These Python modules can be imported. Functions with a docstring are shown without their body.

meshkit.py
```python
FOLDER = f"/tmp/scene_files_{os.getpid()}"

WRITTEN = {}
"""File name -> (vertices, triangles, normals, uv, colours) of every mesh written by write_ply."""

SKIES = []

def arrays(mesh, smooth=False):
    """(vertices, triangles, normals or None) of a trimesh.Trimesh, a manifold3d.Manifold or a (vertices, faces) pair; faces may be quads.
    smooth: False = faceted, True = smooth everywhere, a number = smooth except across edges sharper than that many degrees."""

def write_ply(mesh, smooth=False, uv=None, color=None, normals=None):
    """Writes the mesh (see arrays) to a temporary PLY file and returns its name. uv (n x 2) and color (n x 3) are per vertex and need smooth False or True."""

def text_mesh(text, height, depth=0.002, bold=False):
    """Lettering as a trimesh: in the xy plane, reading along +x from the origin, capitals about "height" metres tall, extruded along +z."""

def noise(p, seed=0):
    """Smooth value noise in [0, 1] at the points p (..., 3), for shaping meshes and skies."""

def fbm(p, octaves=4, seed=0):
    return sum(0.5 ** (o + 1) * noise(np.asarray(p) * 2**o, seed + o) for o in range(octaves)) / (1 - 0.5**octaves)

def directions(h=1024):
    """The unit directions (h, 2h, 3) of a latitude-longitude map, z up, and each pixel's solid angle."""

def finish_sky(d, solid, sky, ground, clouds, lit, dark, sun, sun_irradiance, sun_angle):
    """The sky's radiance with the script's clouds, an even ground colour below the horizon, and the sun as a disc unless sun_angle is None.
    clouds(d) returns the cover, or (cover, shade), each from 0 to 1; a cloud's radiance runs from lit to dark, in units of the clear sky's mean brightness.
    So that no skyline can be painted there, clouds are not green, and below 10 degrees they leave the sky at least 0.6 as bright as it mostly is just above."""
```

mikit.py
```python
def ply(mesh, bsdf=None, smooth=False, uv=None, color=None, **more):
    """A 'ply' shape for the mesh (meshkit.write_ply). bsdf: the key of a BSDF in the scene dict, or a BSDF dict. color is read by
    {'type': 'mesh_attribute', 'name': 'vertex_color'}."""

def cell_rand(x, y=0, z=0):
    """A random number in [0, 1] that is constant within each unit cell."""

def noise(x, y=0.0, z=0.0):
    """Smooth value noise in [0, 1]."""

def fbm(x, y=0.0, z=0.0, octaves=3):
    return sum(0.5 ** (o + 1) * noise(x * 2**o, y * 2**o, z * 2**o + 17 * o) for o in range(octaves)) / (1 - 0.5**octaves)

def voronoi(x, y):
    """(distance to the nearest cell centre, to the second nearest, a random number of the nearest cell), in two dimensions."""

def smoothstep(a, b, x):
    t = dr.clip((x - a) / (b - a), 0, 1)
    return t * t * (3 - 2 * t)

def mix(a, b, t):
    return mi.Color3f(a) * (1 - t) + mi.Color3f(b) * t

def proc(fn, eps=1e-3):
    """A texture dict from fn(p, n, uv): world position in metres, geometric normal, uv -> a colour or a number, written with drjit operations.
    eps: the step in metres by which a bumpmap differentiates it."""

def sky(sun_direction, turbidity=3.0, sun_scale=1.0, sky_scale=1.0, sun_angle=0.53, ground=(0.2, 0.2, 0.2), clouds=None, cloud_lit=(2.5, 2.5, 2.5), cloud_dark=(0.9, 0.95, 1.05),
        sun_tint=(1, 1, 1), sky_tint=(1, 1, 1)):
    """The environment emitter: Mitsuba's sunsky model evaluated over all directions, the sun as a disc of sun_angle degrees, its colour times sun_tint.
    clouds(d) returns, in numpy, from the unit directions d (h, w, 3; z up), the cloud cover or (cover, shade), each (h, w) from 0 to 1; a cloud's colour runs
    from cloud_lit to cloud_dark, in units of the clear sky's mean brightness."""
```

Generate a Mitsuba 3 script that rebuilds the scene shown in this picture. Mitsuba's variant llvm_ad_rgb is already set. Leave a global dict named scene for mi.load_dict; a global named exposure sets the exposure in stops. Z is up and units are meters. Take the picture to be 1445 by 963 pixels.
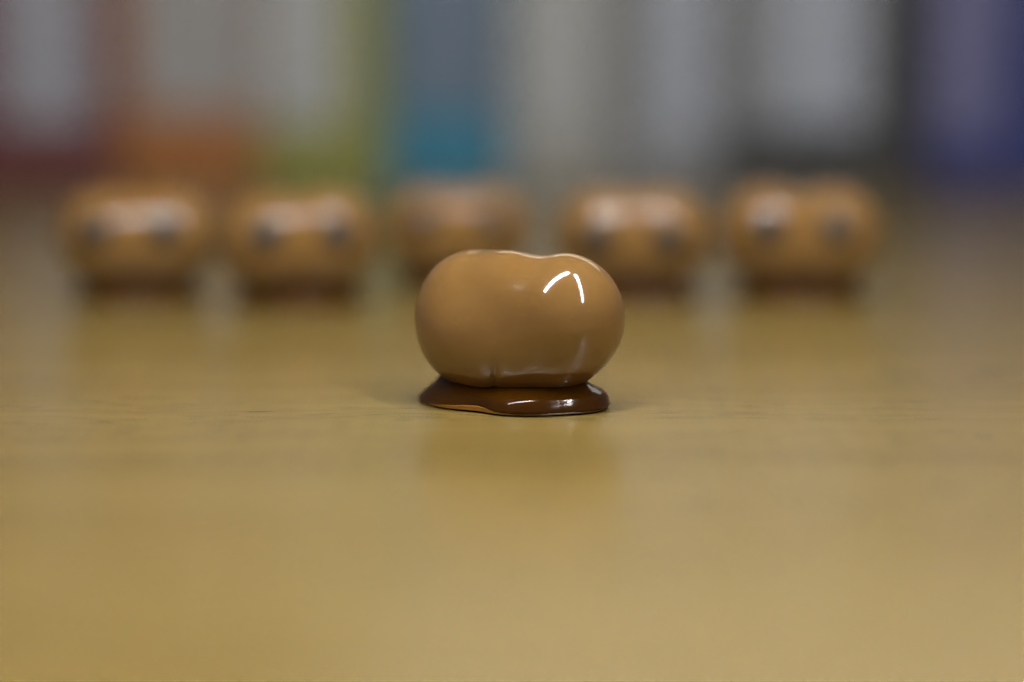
import math
import numpy as np
import trimesh
import drjit as dr
import mitsuba as mi
import mikit
import meshkit
from mikit import noise, fbm, smoothstep, mix

T = mi.ScalarTransform4f
MM = 0.001
scene, labels = {}, {}

# ------------------------------------------------------------------ camera, light, exposure
# a 50 mm lens at f/1.7 on a small sensor, 45 cm from the front figurine, looking down 8.5 degrees
FPX = 3010.0                                    # focal length in pixels of the 1445 x 963 photograph
PITCH = math.radians(8.48)
CAM = np.array([-0.0019, -0.4430, 0.0794])
FWD = np.array([0.0, math.cos(PITCH), -math.sin(PITCH)])
FOCUS = np.array([0.0, -0.0085, 0.016])
scene['camera'] = {
    'type': 'thinlens', 'fov': math.degrees(2 * math.atan(722.5 / FPX)), 'fov_axis': 'x',
    'aperture_radius': 0.0146, 'focus_distance': float((FOCUS - CAM) @ FWD),
    'near_clip': 0.01, 'far_clip': 50.0,
    'to_world': T().look_at(origin=CAM.tolist(), target=(CAM + FWD).tolist(), up=[0, 0, 1])}
exposure = 0.15
# the dim light that the room's pale walls throw back
scene['room_light'] = {'type': 'constant', 'radiance': {'type': 'rgb', 'value': [0.07, 0.07, 0.075]}}
# two fluorescent fittings: ends of each tube (metres), width of the glowing diffuser, radiance
LAMPS = [((0.0984, 0.0019, 0.5775), (-0.3681, -0.3977, 0.5775), 0.0557, (58, 57.5, 55)),
         ((0.1762, -0.0089, 0.5775), (0.5996, -0.7649, 0.5775), 0.0415, (58, 57.5, 55))]
PANEL = ((0.62, 3.25, 1.45), 0.95, (1.15, 1.10, 0.92))          # a square ceiling panel beyond the binders: centre, half width, radiance


def ray(px, py):
    """The direction in which the lens sees pixel (px, py) of the 1445 x 963 photograph; used for laying out only."""
    up = np.array([0.0, math.sin(PITCH), math.cos(PITCH)])
    d = FWD + np.array([1.0, 0, 0]) * (px - 722.5) / FPX - up * (py - 481.5) / FPX
    return d / np.linalg.norm(d)


def on_table(px, py):
    d = ray(px, py)
    return CAM + d * (-CAM[2] / d[2])


# ------------------------------------------------------------------ helpers
def numbered(name):
    if name not in labels:
        return name
    k = 1
    while f'{name}_{k:03d}' in labels:
        k += 1
    return f'{name}_{k:03d}'


def thing(name, label, category, group=None):
    key = numbered(name)
    labels[key] = {'label': label, 'category': category}
    if group:
        labels[key]['group'] = group
    return key


def part(parent, name, mesh, bsdf, smooth=False, label=None, **more):
    key, k = f'{parent}__{name}', 1
    while key in scene:
        key = f'{parent}__{name}_{k:03d}'
        k += 1
    scene[key] = mikit.ply(mesh, bsdf, smooth=smooth, **more)
    if label:
        labels[key] = {'label': label}
    return key


def rounded_box(lo, hi, r):
    import manifold3d
    lo, hi = np.asarray(lo, float), np.asarray(hi, float)
    pts = []
    s = trimesh.creation.icosphere(subdivisions=2, radius=r).vertices
    for c in np.ndindex(2, 2, 2):
        c = np.where(np.array(c) == 1, hi - r, lo + r)
        pts.append(s + c)
    return trimesh.convex.convex_hull(np.vstack(pts))


# ------------------------------------------------------------------ materials
def wood(p, n, uv):
    x, y = p.x * 1000, p.y * 1000                      # millimetres; the grain runs across the picture
    warp = (fbm(x / 95, y / 60, 3.0) - 0.5) * 26 + (noise(x / 260, y / 200, 8.0) - 0.5) * 30 + x * 0.05
    v = y + warp
    broad = fbm(x / 330, v / 26, 1.0)
    streak = fbm(x / 120, v / 4.5, 5.0)
    fine = fbm(x / 34, v / 0.75, 9.0)
    pore = smoothstep(0.63, 0.80, noise(x / 6, v / 0.30, 2.0)) * smoothstep(0.35, 0.65, noise(x / 60, v / 9, 21.0))
    line = smoothstep(0.80, 0.97, noise(x / 420, v / 2.6, 13.0))
    c = mix((0.291, 0.206, 0.064), (0.309, 0.222, 0.072), smoothstep(0.25, 0.75, broad))
    c = mix(c, (0.235, 0.162, 0.045), 0.20 * smoothstep(0.5, 0.85, streak))
    c = c * (0.90 + 0.20 * fine)
    c = c * (1 - 0.32 * pore) * (1 - 0.08 * line)
    return c


def lacquer_relief(p, n, uv):
    x, y = p.x * 1000, p.y * 1000
    return (noise(x / 9, y / 1.3, 4.0) * 0.6 + noise(x / 3, y / 0.6, 6.0) * 0.4) * 1.5e-5


scene['wood_lacquered'] = {'type': 'twosided', 'bsdf': {
    'type': 'bumpmap', 'relief': mikit.proc(lacquer_relief, eps=1e-4), 'scale': 1.0,
    'bsdf': {'type': 'roughplastic', 'distribution': 'ggx', 'alpha': 0.050, 'int_ior': 1.44, 'nonlinear': True,
             'diffuse_reflectance': mikit.proc(wood)}}}


def toffee(p, n, uv):
    x, y, z = p.x * 1000, p.y * 1000, p.z * 1000
    f = fbm(x / 6, y / 6, z / 6)
    speck = smoothstep(0.72, 0.9, noise(x / 0.55, y / 0.55, z / 0.55))
    c = mix((0.171, 0.0872, 0.0238), (0.180, 0.0942, 0.0270), smoothstep(0.25, 0.75, f))
    return mix(c, (0.225, 0.1275, 0.04875), 0.25 * speck)


scene['toffee_glaze'] = {'type': 'twosided', 'bsdf': {
    'type': 'roughplastic', 'distribution': 'ggx', 'alpha': 0.008, 'int_ior': 1.75, 'nonlinear': False,
    'diffuse_reflectance': mikit.proc(toffee)}}


def chocolate(p, n, uv):
    x, y, z = p.x * 1000, p.y * 1000, p.z * 1000
    speck = smoothstep(0.80, 0.93, noise(x / 0.5, y / 0.5, z / 0.5))
    return mix(mix((0.058, 0.0185, 0.0007), (0.072, 0.0245, 0.0011), fbm(x / 5, y / 5, z / 5)), (0.0825, 0.04125, 0.0105), 0.4 * speck)


scene['chocolate_glaze'] = {'type': 'twosided', 'bsdf': {
    'type': 'roughplastic', 'distribution': 'ggx', 'alpha': 0.008, 'int_ior': 1.42, 'nonlinear': True,
    'diffuse_reflectance': mikit.proc(chocolate)}}
scene['amber_resin'] = {'type': 'twosided', 'bsdf': {
    'type': 'roughplastic', 'distribution': 'ggx', 'alpha': 0.08, 'int_ior': 1.5,
    'diffuse_reflectance': {'type': 'rgb', 'value': [0.17, 0.068, 0.006]}}}
scene['black_bead'] = {'type': 'twosided', 'bsdf': {
    'type': 'roughplastic', 'distribution': 'ggx', 'alpha': 0.05, 'int_ior': 1.3,
    'diffuse_reflectance': {'type': 'rgb', 'value': [0.014, 0.015, 0.018]}}}


def board(color, k):
    def fn(p, n, uv):
        g = noise(p.x * 900, p.z * 900, p.y * 900)
        w = fbm(p.x * 25, p.z * 25, 1.7 * k)
        return mi.Color3f(*color) * (0.88 + 0.12 * g + 0.12 * w)
    return {'type': 'twosided', 'bsdf': {'type': 'roughplastic', 'alpha': 0.28, 'diffuse_reflectance': mikit.proc(fn)}}


# ------------------------------------------------------------------ the setting
def slab(x0, x1, y0, y1, z0, z1, r):
    return rounded_box((x0, y0, z0), (x1, y1, z1), r)


scene['tabletop'] = mikit.ply(slab(-0.90, 0.90, -0.85, 1.02, -0.028, 0.0, 0.003), 'wood_lacquered', smooth=30)
labels['tabletop'] = {'label': 'pale maple table top with a satin lacquer under all the figurines', 'category': 'table', 'kind': 'structure'}
scene['wall_paint'] = board((0.50, 0.50, 0.48), 99)
scene['partition'] = mikit.ply(trimesh.creation.box(bounds=[(-1.2, 1.06, -0.7), (1.2, 1.10, 0.24)]), 'wall_paint')
labels['partition'] = {'label': 'plain pale partition behind the row of binders', 'category': 'partition', 'kind': 'structure'}

# ------------------------------------------------------------------ figurines
ICO = {k: trimesh.creation.icosphere(subdivisions=k) for k in (3, 5, 6)}


def smin(a, b, k):
    h = np.maximum(k - np.abs(a - b), 0) / k
    return np.minimum(a, b) - h * h * k * 0.25


def ellipsoid(p, c, r):
    q = (p - np.array(c)) / np.array(r)
    n = np.linalg.norm(q, axis=1)
    g = np.linalg.norm(q / np.array(r), axis=1)
    return n * (n - 1) / np.maximum(g, 1e-9)


def sstep(a, b, x):
    t = np.clip((x - a) / (b - a), 0, 1)
    return t * t * (3 - 2 * t)


def bean(q, level):
    """A two-lobed body as a mesh in millimetres: a plump capsule turned by yaw degrees, with a saddle between its lobes on top."""
    a = math.radians(q.get('yaw', 0.0))
    ca, sa = math.cos(a), math.sin(a)
    xl, zl, rl = q['left']
    xr, zr, rr = q['right']

    def f(p):
        x, y, z = ca * p[:, 0] + sa * p[:, 1], (-sa * p[:, 0] + ca * p[:, 1]) / q.get('depth', 0.92), p[:, 2]
        y = np.where(y > 0, y / 1.02, y)
        h = np.clip(((x - xl) * (xr - xl) + (z - zl) * (zr - zl)) / ((xr - xl) ** 2 + (zr - zl) ** 2), 0, 1)
        zc = zl + (zr - zl) * h
        rad = rl + (rr - rl) * h
        rad = rad + q.get('barrel', 0.0) * 16 * h ** 2 * (1 - h) ** 2 * sstep(3.0, -6.0, y)
        d = np.sqrt((x - xl - (xr - xl) * h) ** 2 + y ** 2 + (z - zc) ** 2) - rad
        for c0, r0 in q.get('lumps', ()):
            d = smin(d, ellipsoid(p, c0, r0), 6.5)
        up = sstep(*q.get('top', (0.62, 1.0)), (z - zc) / rad)
        s0, w, deep = q['saddle']
        d = d + up * deep * np.exp(-((x - s0) / w) ** 2)
        if 'crease' in q:
            x0, lean, z1, side = q['crease']
            x = p[:, 0] - x0 - lean * (p[:, 2] - 8)
            front = sstep(2.0, 8.0, side * p[:, 1]) * (1 - sstep(z1 - 7, z1, p[:, 2]))
            d = d + front * (0.32 * np.exp(-(x / 0.5) ** 2) + 0.16 * np.exp(-(x / 1.5) ** 2) - 0.12 * np.exp(-((np.abs(x) - 5.0) / 4.0) ** 2))
        return d
    s = ICO[level]
    v, c = s.vertices, np.array(q.get('centre', (0, 0, 18.0)))
    lo, hi = np.zeros(len(v)), np.full(len(v), 40.0)
    for _ in range(40):
        mid = (lo + hi) / 2
        inside = f(c + v * mid[:, None]) < 0
        lo, hi = np.where(inside, mid, lo), np.where(inside, hi, mid)
    p = c + v * hi[:, None]
    p = trimesh.smoothing.filter_laplacian(trimesh.Trimesh(p, s.faces, process=False), lamb=0.5, iterations=6 if level == 6 else 3)
    return p


def ring_surface(rings, close_top=True, close_bottom=True):
    """Rings of points (k x n x 3) joined to one closed mesh."""
    k, n = rings.shape[:2]
    v = rings.reshape(-1, 3)
    f = []
    i = np.arange(n)
    j = (i + 1) % n
    for a in range(k - 1):
        f += [np.stack([a * n + i, a * n + j, (a + 1) * n + j], 1), np.stack([a * n + i, (a + 1) * n + j, (a + 1) * n + i], 1)]
    v = np.vstack([v, rings[0].mean(0), rings[-1].mean(0)])
    f += [np.stack([j, i, i * 0 + k * n], 1), np.stack([(k - 1) * n + i, (k - 1) * n + j, i * 0 + k * n + 1], 1)]
    return trimesh.Trimesh(v, np.vstack(f), process=False)


def outline(th, rx, ry, seed, amount, bumps=()):
    r = 1.0 / np.sqrt((np.cos(th) / rx) ** 2 + (np.sin(th) / ry) ** 2)
    c = np.stack([np.cos(th) * 1.6, np.sin(th) * 1.6, th * 0], 1)
    r = r * (1 + amount * (meshkit.fbm(c + 10 + seed * 7.3, 2, seed) - 0.5))
    for a, w, h in bumps:
        dth = (th - math.radians(a) + math.pi) % (2 * math.pi) - math.pi
        r = r + h * np.exp(-(dth / math.radians(w)) ** 2)
    return r


def puddle(q):
    """(dark pool, thin amber edge): the pool rises from a rounded lip to the neck under the body; millimetres."""
    n = q.get('n', 160)
    th = np.arange(n) * 2 * math.pi / n
    yaw = math.radians(q.get('yaw', 0.0))
    R = outline(th - yaw, *q['outer'], q['seed'], q.get('wobble', 0.10), q.get('bumps', ()))
    if 'front' in q:                                   # measured points of the near edge, blended into the ellipse behind
        P = np.array(q['front'])
        ang, rad = np.arctan2(P[:, 1], P[:, 0]) % (2 * math.pi), np.hypot(P[:, 0], P[:, 1])
        o = np.argsort(ang)
        ang, rad = ang[o], rad[o]
        mid = np.radians([20.0, 55.0, 90.0, 125.0])
        far = 1.0 / np.sqrt((np.cos(mid - yaw) / q['outer'][0]) ** 2 + (np.sin(mid - yaw) / q['outer'][1]) ** 2)
        from scipy.interpolate import CubicSpline as CS
        aa = np.concatenate([mid, ang])
        R = CS(np.append(aa, aa[0] + 2 * math.pi), np.append(np.concatenate([far, rad]), far[0]), bc_type='periodic')(np.where(th < aa[0], th + 2 * math.pi, th))
    N = outline(th - yaw, *q['neck'], q['seed'] + 5, 0.05)
    zn = q['height'] + q.get('tilt', 0.0) * np.cos(th)
    concave = np.array([(0.00, 0.05), (0.00, 0.083), (0.05, 0.183), (0.123, 0.30), (0.217, 0.408), (0.348, 0.49), (0.52, 0.558), (0.71, 0.633), (0.87, 0.767), (0.97, 0.933), (1.02, 1.25)])
    convex = np.array([(0.00, 0.06), (-0.01, 0.12), (0.03, 0.24), (0.09, 0.38), (0.18, 0.50), (0.34, 0.60), (0.54, 0.68), (0.73, 0.77), (0.88, 0.88), (0.97, 1.02), (1.02, 1.25)])
    wedge = np.array([(0.00, 0.05), (0.02, 0.08), (0.08, 0.15), (0.17, 0.24), (0.28, 0.33), (0.41, 0.43), (0.55, 0.53), (0.69, 0.64), (0.83, 0.77), (0.94, 0.94), (1.02, 1.25)])
    from scipy.interpolate import CubicSpline
    t = np.linspace(0, 1, 11)
    tt = np.linspace(0, 1, q.get('rings', 40))
    ca, cb, cw = (CubicSpline(t, c)(tt) for c in (concave, convex, wedge))
    w = sstep(-0.6, 0.8, np.cos(th - math.radians(q.get('convex_at', -30))))[None, :]
    prof = ca[:, None, :] * (1 - w[..., None]) + cb[:, None, :] * w[..., None]
    u = sstep(0.3, 0.95, np.cos(th - math.radians(q.get('wedge_at', 178))))[None, :, None]
    prof = prof * (1 - u) + cw[:, None, :] * u
    lift = np.zeros(n)
    for a, wd, h in q.get('lift', ()):
        dth = (th - math.radians(a) + math.pi) % (2 * math.pi) - math.pi
        lift += h * np.exp(-(dth / math.radians(wd)) ** 2)
    r = R[None] * (1 - prof[..., 0]) + N[None] * prof[..., 0] - lift[None] * 0.5 * (1 - tt[:, None]) ** 3
    z = prof[..., 1] * zn[None] + lift[None] * (1 - tt[:, None]) ** 2
    pool = np.stack([r * np.cos(th), r * np.sin(th), z], -1)
    base = np.stack([(R - 1.2) * np.cos(th), (R - 1.2) * np.sin(th), th * 0 + 0.15], 1)[None]
    dark = ring_surface(np.concatenate([base, pool]))
    e = R - 0.42 + (0.32 * np.exp(-((th - math.radians(222)) / math.radians(34)) ** 2) if 'front' in q else 0.2)
    h = 0.05 * q['height'] + lift + 0.05
    rr = [(e + 0.10, 0.0 * th), (e + 0.08, 0.10 + th * 0), (e, h * 0.6), (e - 0.15, h * 0.95), (e - 0.8, h)]
    amber = ring_surface(np.array([np.stack([a * np.cos(th), a * np.sin(th), b], 1) for a, b in rr]))
    for m in (dark, amber):
        m.vertices[:, :2] += q.get('at', 0.0)
    return dark, amber


def place(m, x, y, deg, s=1.0):
    m = m.copy()
    a = math.radians(deg)
    R = np.array([[math.cos(a), -math.sin(a), 0], [math.sin(a), math.cos(a), 0], [0, 0, 1]])
    m.vertices = (m.vertices @ R.T) * s * MM + np.array([x, y, 0.0004])
    return m


def figurine(label, q, x, y, deg, level, s=1.0, eyes=()):
    key = thing('figurine', label, 'figurine', 'glossy toffee figurines on the table')
    body = bean(q, level)
    part(key, 'body', place(body, x, y, deg, s), 'toffee_glaze', True)
    dark, amber = puddle(q['pool'])
    k = part(key, 'puddle_base', place(dark, x, y, deg, s), 'chocolate_glaze', 40)
    part(k, 'rim', place(amber, x, y, deg, s), 'amber_resin', 40, 'thin amber edge of the dark puddle')
    if eyes:
        hit = trimesh.ray.ray_triangle.RayMeshIntersector(body)
        for ex, ez in eyes:
            p, _, tri = hit.intersects_location([[ex, -40, ez]], [[0, 1, 0]], multiple_hits=False)
            nrm = body.face_normals[tri[0]]
            e = ICO[3].copy()
            v = e.vertices * np.array([4.2, 4.2, 1.2])
            zax = nrm / np.linalg.norm(nrm)
            xax = np.cross([0, 0, 1.0], zax)
            xax /= np.linalg.norm(xax)
            v = v @ np.stack([xax, np.cross(zax, xax), zax]) + p[0] + zax * 0.1
            part(key, 'eye', place(trimesh.Trimesh(v, e.faces, process=False), x, y, deg, s), 'black_bead', True)
    return key


TRACED = [(590, 565), (598, 571.3), (618, 577), (647, 580.6), (676, 583.5), (705, 588), (734, 589.6), (763, 589.6), (793, 588.2), (822, 586.4), (845, 583.5), (857, 579.5), (860.5, 574.5)]
POOL_AT = np.array([-1.7, -0.6])
FRONT = dict(left=(-10.4, 18.5, 13.1), right=(9.0, 18.4, 13.75), yaw=-28, depth=0.93, barrel=1.0, saddle=(4.0, 4.2, 0.95), crease=(-5.4, 0.06, 13.5, -1),
             lumps=(((-10.0, 1.0, 14.0), (10.0, 10.2, 9.0)), ((-8.2, 0.3, 13.0), (8.6, 8.6, 8.4)), ((1.4, -4.2, 11.7), (11.5, 8.2, 8.4))),
             pool=dict(outer=(21.0, 12.6), neck=(15.6, 8.2), height=6.0, tilt=-0.2, seed=3, yaw=-18, at=POOL_AT, n=480, rings=96,
                       front=[tuple(on_table(a, b)[:2] * 1000 - POOL_AT) for a, b in TRACED],
                       lift=((232, 22, 0.75), (205, 20, 0.2), (300, 30, 0.15)), convex_at=-25))
figurine('sharp glossy toffee two-lobed figurine alone at the front, seen from its eyeless back', FRONT, 0.0, 0.0, 0, 6)


def back(px, py, deg, label, **change):
    q = dict(left=(-9.0, 17.7, 13.2), right=(9.0, 17.7, 13.2), saddle=(0.0, 5.0, 0.9), top=(0.5, 1.0), depth=0.95, barrel=0.3,
             lumps=(((-6.5, -1.5, 13.0), (10.5, 10.5, 9.0)), ((6.5, -1.5, 13.0), (10.5, 10.5, 9.0))),
             pool=dict(outer=(18.8, 13.2), neck=(14.8, 10.2), height=5.0, seed=change.get('seed', 2), wobble=0.14, lift=((270, 40, 0.3),), convex_at=change.get('convex_at', 200)))
    q.update({k: v for k, v in change.items() if k in q})
    p = on_table(px, py)
    figurine(label, q, p[0], p[1], deg, 5, change.get('s', 1.03), change.get('eyes', ((-9.6, 20.5), (9.2, 20.5))))


back(196, 424, 3, 'blurred toffee figurine with two black eyes, leftmost of the back row', seed=4)
back(422, 430, 12, 'blurred toffee figurine with two black eyes, second from the left in the back row', seed=7, left=(-9.0, 17.2, 13.0), right=(9.0, 18.1, 13.4))
back(646, 408, 4, 'blurred toffee figurine with two black eyes, half hidden behind the sharp front one', seed=11, s=1.0, eyes=((-10.2, 22.2), (9.6, 22.0)))
back(892, 424, -2, 'blurred toffee figurine with two black eyes, second from the right in the back row', seed=15, eyes=((-9.8, 18.5), (9.6, 18.5)))
back(1127, 423, -4, 'blurred toffee figurine with two black eyes, rightmost of the back row', seed=19, s=1.05, left=(-9.4, 18.2, 13.1), right=(9.4, 17.8, 13.2), saddle=(0.0, 5.2, 2.4), eyes=((-9.2, 20.5), (9.0, 20.5)))

# ------------------------------------------------------------------ binders along the back of the table
YB = 0.60                                      # the plane of the binder spines
SC = float((YB - CAM[1]) / math.cos(PITCH) * math.cos(PITCH) / FPX)   # metres per pixel there, near enough


def bx(px):
    return float(CAM[0] + (px - 722.5) * (YB - CAM[1]) * 1.008 / FPX)


for k, c in dict(maroon=(0.1024, 0.02145, 0.0234), orange=(0.27, 0.095, 0.016), lime=(0.185, 0.19, 0.035), teal=(0.01289, 0.1482, 0.2386), cream=(0.252, 0.2413, 0.2199),
                 grey=(0.1754, 0.179, 0.1872), black=(0.02789, 0.02916, 0.03296), charcoal=(0.0312, 0.03023, 0.02925), blue=(0.0156, 0.02145, 0.1219),
                 label_grey=(0.2672, 0.2672, 0.307), label_warm=(0.2685, 0.2559, 0.2527), label_white=(0.3302, 0.3336, 0.336), label_blue=(0.09555, 0.1365, 0.1999),
                 label_ice=(0.3019, 0.3212, 0.379), label_lilac=(0.1268, 0.1248, 0.2438), paper=(0.3998, 0.39, 0.3802)).items():
    scene['binder_' + k] = board(c, len(k) + 3)


def binder(x0, x1, colour, label, panels, y=YB, depth=0.27, height=0.225):
    """panels: (px from, px to, lower edge in metres, upper edge, material)."""
    key = thing('binder', label, 'binder', 'binders standing along the back of the table')
    a, b = bx(x0) + 0.0005, bx(x1) - 0.0005
    t = 0.0024
    m = 'binder_' + colour
    part(key, 'spine', rounded_box((a, y, 0.0004), (b, y + t, height), 0.0011), m, 30)
    for s0, s1 in ((a, a + t), (b - t, b)):
        part(key, 'cover', rounded_box((s0, y + t + 0.0003, 0.0004), (s1, y + depth, height), 0.0011), m, 30)
    part(key, 'paper', trimesh.creation.box(bounds=[(a + t + 0.002, y + 0.022, 0.010), (b - t - 0.004, y + depth - 0.02, height - 0.014)]), 'binder_paper')
    for p0, p1, z0, z1, mat in panels:
        part(key, 'spine_label', rounded_box((bx(p0), y - 0.0006, z0), (bx(p1), y + 0.0004, z1), 0.0003), 'binder_' + mat)
    return key


Z = 0.031
binder(-60, 168, 'maroon', 'maroon binder with a pale grey spine label, leftmost of the row', [(10, 140, Z, 0.20, 'label_grey')])
binder(170, 372, 'orange', 'orange binder with a wide pale spine label, right of the maroon one', [(198, 364, Z + 0.006, 0.20, 'label_warm')])
binder(374, 549, 'lime', 'yellow-green binder with a white spine label along its left side', [(378, 486, Z, 0.20, 'label_white')], y=YB - 0.004)
binder(551, 712, 'teal', 'teal binder with a slate blue spine label', [(560, 706, Z + 0.006, 0.20, 'label_blue')], y=YB - 0.002)
binder(714, 860, 'cream', 'cream binder with a pale label, right of the teal one', [(738, 838, Z - 0.004, 0.20, 'label_white')], y=YB + 0.004)
binder(862, 1012, 'grey', 'mid grey binder with a narrow pale blue spine label', [(918, 1000, Z - 0.008, 0.20, 'label_ice')])
binder(1014, 1238, 'black', 'black binder with a wide two-tone grey spine label', [(1020, 1082, Z, 0.20, 'grey'), (1084, 1216, Z, 0.20, 'label_ice')], y=YB - 0.003)
binder(1240, 1300, 'charcoal', 'thin charcoal binder without a label', [], y=YB + 0.012)
binder(1302, 1500, 'blue', 'deep blue binder with a lilac spine label, rightmost of the row', [(1312, 1388, Z - 0.006, 0.20, 'label_lilac')], y=YB - 0.002)

# ------------------------------------------------------------------ lamps, above and outside the picture
scene['white_metal'] = {'type': 'twosided', 'bsdf': {'type': 'roughplastic', 'alpha': 0.2, 'diffuse_reflectance': {'type': 'rgb', 'value': [0.75, 0.75, 0.75]}}}


def lamp(p0, p1, width, radiance, label):
    key = thing('strip_lamp', label, 'lamp', 'strip lamps over the table')
    p0, p1 = np.array(p0, float), np.array(p1, float)
    u = (p1 - p0) / np.linalg.norm(p1 - p0)
    s = np.cross(u, [0, 0, 1.0])
    s /= np.linalg.norm(s)
    w = np.cross(s, u)
    L = np.linalg.norm(p1 - p0)
    M = np.eye(4)
    M[:3, 0], M[:3, 1], M[:3, 2], M[:3, 3] = u, s, w, (p0 + p1) / 2
    n = 24
    a = np.linspace(math.pi, 2 * math.pi, n)
    prof = np.stack([np.cos(a) * width / 2, np.sin(a) * width / 3], 1)
    v = np.vstack([np.column_stack([np.full(n, e), prof]) for e in (-L / 2, L / 2)])
    i = np.arange(n - 1)
    f = np.vstack([np.stack([i, i + 1, n + i + 1], 1), np.stack([i, n + i + 1, n + i], 1)])
    tube = trimesh.Trimesh(v, f, process=False)
    if (tube.face_normals[:, 2].mean()) > 0:
        tube.invert()
    tube.apply_transform(M)
    part(key, 'diffuser', tube, 'white_metal', False, emitter={'type': 'area', 'radiance': {'type': 'rgb', 'value': list(radiance)}})
    box = rounded_box((-L / 2 - 0.02, -width / 2 - 0.008, 0.002), (L / 2 + 0.02, width / 2 + 0.008, 0.05), 0.004)
    box.apply_transform(M)
    part(key, 'housing', box, 'white_metal', 30)


for (p0, p1, w, rad), text in zip(LAMPS, ('lit strip lamp over the left half of the table', 'lit strip lamp over the right half of the table')):
    lamp(p0, p1, w, rad, text)

c, hw, rad = PANEL
key = thing('ceiling_panel', 'square lit ceiling panel beyond the binders', 'lamp')
v = np.array([(-hw, -hw, 0), (hw, -hw, 0), (hw, hw, 0), (-hw, hw, 0)]) + np.array(c)
part(key, 'diffuser', trimesh.Trimesh(v, [[0, 2, 1], [0, 3, 2]], process=False), 'white_metal', False, emitter={'type': 'area', 'radiance': {'type': 'rgb', 'value': list(rad)}})
part(key, 'frame', rounded_box(np.array(c) + (-hw - 0.02, -hw - 0.02, 0.002), np.array(c) + (hw + 0.02, hw + 0.02, 0.04), 0.004), 'white_metal', 30)
